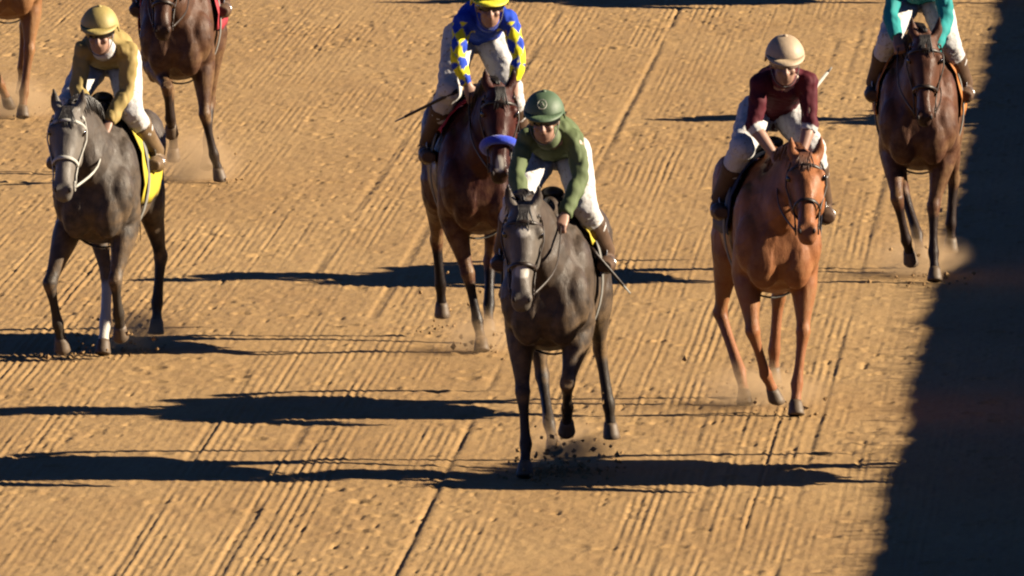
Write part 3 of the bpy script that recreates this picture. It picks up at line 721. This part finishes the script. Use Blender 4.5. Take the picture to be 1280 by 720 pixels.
coat = dict(
 grey=m_coat('dark_grey_coat', (.082, .06, .046), (.05, .038, .03), (.135, .1, .077), .6, .36),
 bay=m_coat('bay_coat', (.075, .02, .014), (.016, .01, .009)),
 chestnut=m_coat('chestnut_coat', (.40, .155, .064), (.36, .15, .07)),
 steel=m_coat('steel_grey_coat', (.085, .066, .053), (.053, .042, .034), (.15, .12, .096), .6),
 brown=m_coat('brown_coat', (.11, .05, .028), (.03, .018, .014)),
 sorrel=m_coat('sorrel_coat', (.33, .15, .06), (.26, .12, .05)),
 dark=m_coat('dark_bay_coat', (.13, .055, .032), (.035, .02, .016)))
cl = lambda n, c: m_plain(n, c, .75, .3, .15, 9, .4, 40)
yellow = cl('yellow_cloth', (.72, .55, .03)); red = cl('red_cloth', (.55, .03, .05)); blue_roll = m_plain('blue_fleece', (.012, .06, .75), .9, .2, .3, 60, .8, 80, .3)
white_br = m_plain('white_bridle', (.6, .58, .52), .6)

def setup(px, py, rz, hp_, hm, hlab, jp, jm, jlab, **kw):
    loc = ground_at(px, py); put_horse(hp_, loc, R(rz), hm, hlab); put_jockey(jp, loc, R(rz), jm, jlab, **kw)
    return loc, R(rz)

# front: dark grey, green silks
L1 = setup(686, 597, -5, h1, dict(coat=coat['grey'], hair=dark_hair, cloth=yellow), 'dark grey horse with a small star, galloping in front at the centre',
    j1, dict(jersey=m_silk('green_silk', (.145, .185, .085)), cap=cap('green_cap', (.10, .165, .085)), collar=cl('green_collar', (.145, .185, .085))), 'jockey in green silks and green cap with an emblem, on the front horse', emblem=True)
whip(*L1, (.22, .2, 1.34), (.47, .05, 1.08), M['leather'], 'dark whip with a pale tip held low by the jockey in green')
# bay, blue and yellow
L2 = setup(600, 440, 5, h2, dict(coat=coat['bay'], hair=dark_hair, cloth=red, noseband=blue_roll), 'dark bay horse with a blue fleece noseband, behind the front horse',
    j2, dict(jersey=m_silk('blue_silk', (.02, .075, .62), (1.1, 1.0, .03)), cap=cap('yellow_cap', (1.0, .9, .05)), collar=cl('blue_collar', (.02, .075, .62))), 'jockey in blue silks with yellow diamond sleeves and yellow cap')
whip(*L2, (-.14, .0, 1.66), (-.53, .1, 1.46), M['leather'], 'dark whip sticking out to the left of the bay horse')
# chestnut, maroon
L3 = setup(970, 520, 5, h3, dict(coat=coat['chestnut'], hair=hair('chestnut_hair', (.17, .06, .025)), cloth=cl('dark_cloth', (.02, .03, .07))), 'bright chestnut horse galloping at the right of the front horse',
    j3, dict(jersey=m_silk('maroon_silk', (.115, .016, .026), (.7, .68, .66)), cap=cap('tan_cap', (.58, .43, .28)), collar=cl('maroon_collar', (.16, .022, .035)), goggles=m_plain('clear_goggles', (.35, .25, .2), .2, .5, .2)), 'jockey in maroon short-sleeved silks and tan cap, standing in the stirrups')
whip(*L3, (.2, .1, 1.93), (.36, .25, 2.1), white_br, 'pale whip pointing up behind the maroon jockey')
# left grey
L4 = setup(122, 452, -7, h4, dict(coat=coat['steel'], hair=dark_hair, cloth=yellow, bridle=white_br, noseband=white_br, rein=white_br), 'steel grey horse with white bridle and yellow saddle cloth at the left',
    j4, dict(jersey=m_silk('gold_silk', (.45, .33, .12)), cap=cap('gold_cap', (.5, .38, .12)), boot=m_plain('tan_boot', (.22, .14, .07), .5)), 'jockey in tan gold silks on the steel grey horse with yellow cloth')
# behind, left
setup(222, 230, -3, h5, dict(coat=coat['brown'], hair=dark_hair, cloth=red), 'brown horse behind the steel grey one, legs showing beside its rump',
    j1, dict(jersey=m_silk('red_silk', (.4, .04, .04)), cap=cap('red_cap', (.4, .04, .04))), 'jockey with white breeches at the top left, on the brown horse')
setup(10, 148, 2, h3, dict(coat=coat['sorrel'], hair=hair('sorrel_hair', (.2, .09, .04)), cloth=cl('green_cloth', (.03, .2, .08))), 'light sorrel horse cut off by the left edge at the top',
    j3, dict(jersey=m_silk('purple_silk', (.12, .03, .2)), cap=cap('purple_cap', (.12, .03, .2))), 'jockey riding the light sorrel horse at the left edge')
# far right
setup(1148, 352, -2, h7, dict(coat=coat['dark'], hair=dark_hair, cloth=cl('orange_cloth', (.6, .2, .03))), 'brown horse far right, running beside the shade',
    j1, dict(jersey=m_silk('teal_silk', (.03, .33, .33)), cap=cap('teal_cap', (.03, .33, .33))), 'jockey in teal silks and white breeches at the top right')
# beyond the right edge of the picture; only their shadows fall into it
setup(1400, 603, -2, h1, dict(coat=coat['bay'], hair=dark_hair, cloth=red), 'bay horse just outside the right edge, level with the front horse',
    j1, dict(jersey=m_silk('pink_silk', (.5, .2, .25)), cap=cap('pink_cap', (.5, .2, .25))), 'jockey in pink silks just outside the right edge')
setup(1704, 152, 3, h2, dict(coat=coat['chestnut'], hair=dark_hair, cloth=red), 'chestnut horse far outside the right edge, behind the others',
    j2, dict(jersey=m_silk('navy_silk', (.02, .03, .1), (.6, .6, .6)), cap=cap('white_cap', (.6, .6, .6))), 'jockey in navy silks far outside the right edge')
setup(1270, 4, 0, h3, dict(coat=coat['brown'], hair=dark_hair, cloth=yellow), 'brown horse at the back of the field, above the top edge',
    j3, dict(jersey=m_silk('lime_silk', (.3, .45, .05)), cap=cap('lime_cap', (.3, .45, .05))), 'jockey in lime silks at the back of the field')

# ------------------------------------------------------------------ clods kicked up by the hooves
def clods():
    mb = MB(); r = random.Random(11)
    spots = [(705, 592, 150, .12), (690, 588, 60, .10), (662, 602, 30, .06), (745, 575, 25, .25), (600, 442, 30, .08), (560, 414, 22, .22), (985, 522, 30, .07), (930, 504, 22, .15), (120, 445, 30, .08), (165, 436, 50, .1), (75, 448, 18, .15), (1170, 354, 25, .1), (1140, 346, 18, .15), (275, 228, 18, .15), (20, 146, 12, .12)]
    for px, py, n, hz in spots:
        c = ground_at(px, py)
        for k in range(n):
            s = r.uniform(.006, .02) * (1.3 if r.random() < .15 else 1); q = c + Vector((r.gauss(0, .13), r.gauss(.1, .3), abs(r.gauss(0, hz)) if r.random() < .5 else .006))
            M3 = Matrix.Rotation(r.uniform(0, 6), 3, 'X') @ Matrix.Rotation(r.uniform(0, 6), 3, 'Z')
            b = len(mb.v); v = [Vector(d) * s * r.uniform(.6, 1.2) for d in ((1, 0, 0), (-1, 0, 0), (0, 1, 0), (0, -1, 0), (0, 0, 1), (0, 0, -1))]
            mb.v.extend(tuple(q + M3 @ x) for x in v)
            for f in ((0, 2, 4), (2, 1, 4), (1, 3, 4), (3, 0, 4), (2, 0, 5), (1, 2, 5), (3, 1, 5), (0, 3, 5)): mb.f.append(tuple(b + i for i in f))
    o = place('dirt_clods', mb.mesh('dirt_clods', False), m_plain('clod_dirt', (.42, .26, .12), .95, .1, .4, 30, .6)); tag(o, 'small clods of dirt kicked up around the hooves', 'dirt', kind='stuff')
clods()

# ------------------------------------------------------------------ dust hanging over the freshly struck ground
def m_dust():
    m = bpy.data.materials.new('dust'); m.use_nodes = True; t = m.node_tree; t.nodes.clear()
    o = t.nodes.new('ShaderNodeOutputMaterial'); v = t.nodes.new('ShaderNodeVolumePrincipled'); t.links.new(v.outputs[0], o.inputs['Volume'])
    v.inputs['Color'].default_value = (.62, .42, .24, 1)
    tc = t.nodes.new('ShaderNodeTexCoord'); gr = t.nodes.new('ShaderNodeTexGradient'); gr.gradient_type = 'QUADRATIC_SPHERE'; t.links.new(tc.outputs['Object'], gr.inputs[0])
    t.links.new(mul(t, mul(t, gr.outputs['Fac'], ramp(t, noise(t, 2.2, 4, .65), .36, .66)), 10.0), v.inputs['Density'])
    return m
dust_m = m_dust(); mb = MB(); mb.ellipsoid((0, 0, 0), (1, 1, 1), nu=20, nv=12); puff = mb.mesh('dust')
for px, py, rx, ry, rz_ in ((705, 590, .36, .45, .27), (715, 592, .3, .4, .22), (600, 443, .34, .6, .22), (950, 512, .5, .7, .22), (165, 440, .42, .6, .26), (1150, 347, .42, .7, .26), (245, 228, .42, .7, .42), (20, 148, .4, .7, .3)):
    o = place('dust', puff, dust_m); o.location = ground_at(px, py) + Vector((0, .2, .1)); o.scale = (rx, ry, rz_); tag(o, 'thin tan dust hanging around galloping hooves', 'dust', kind='stuff')
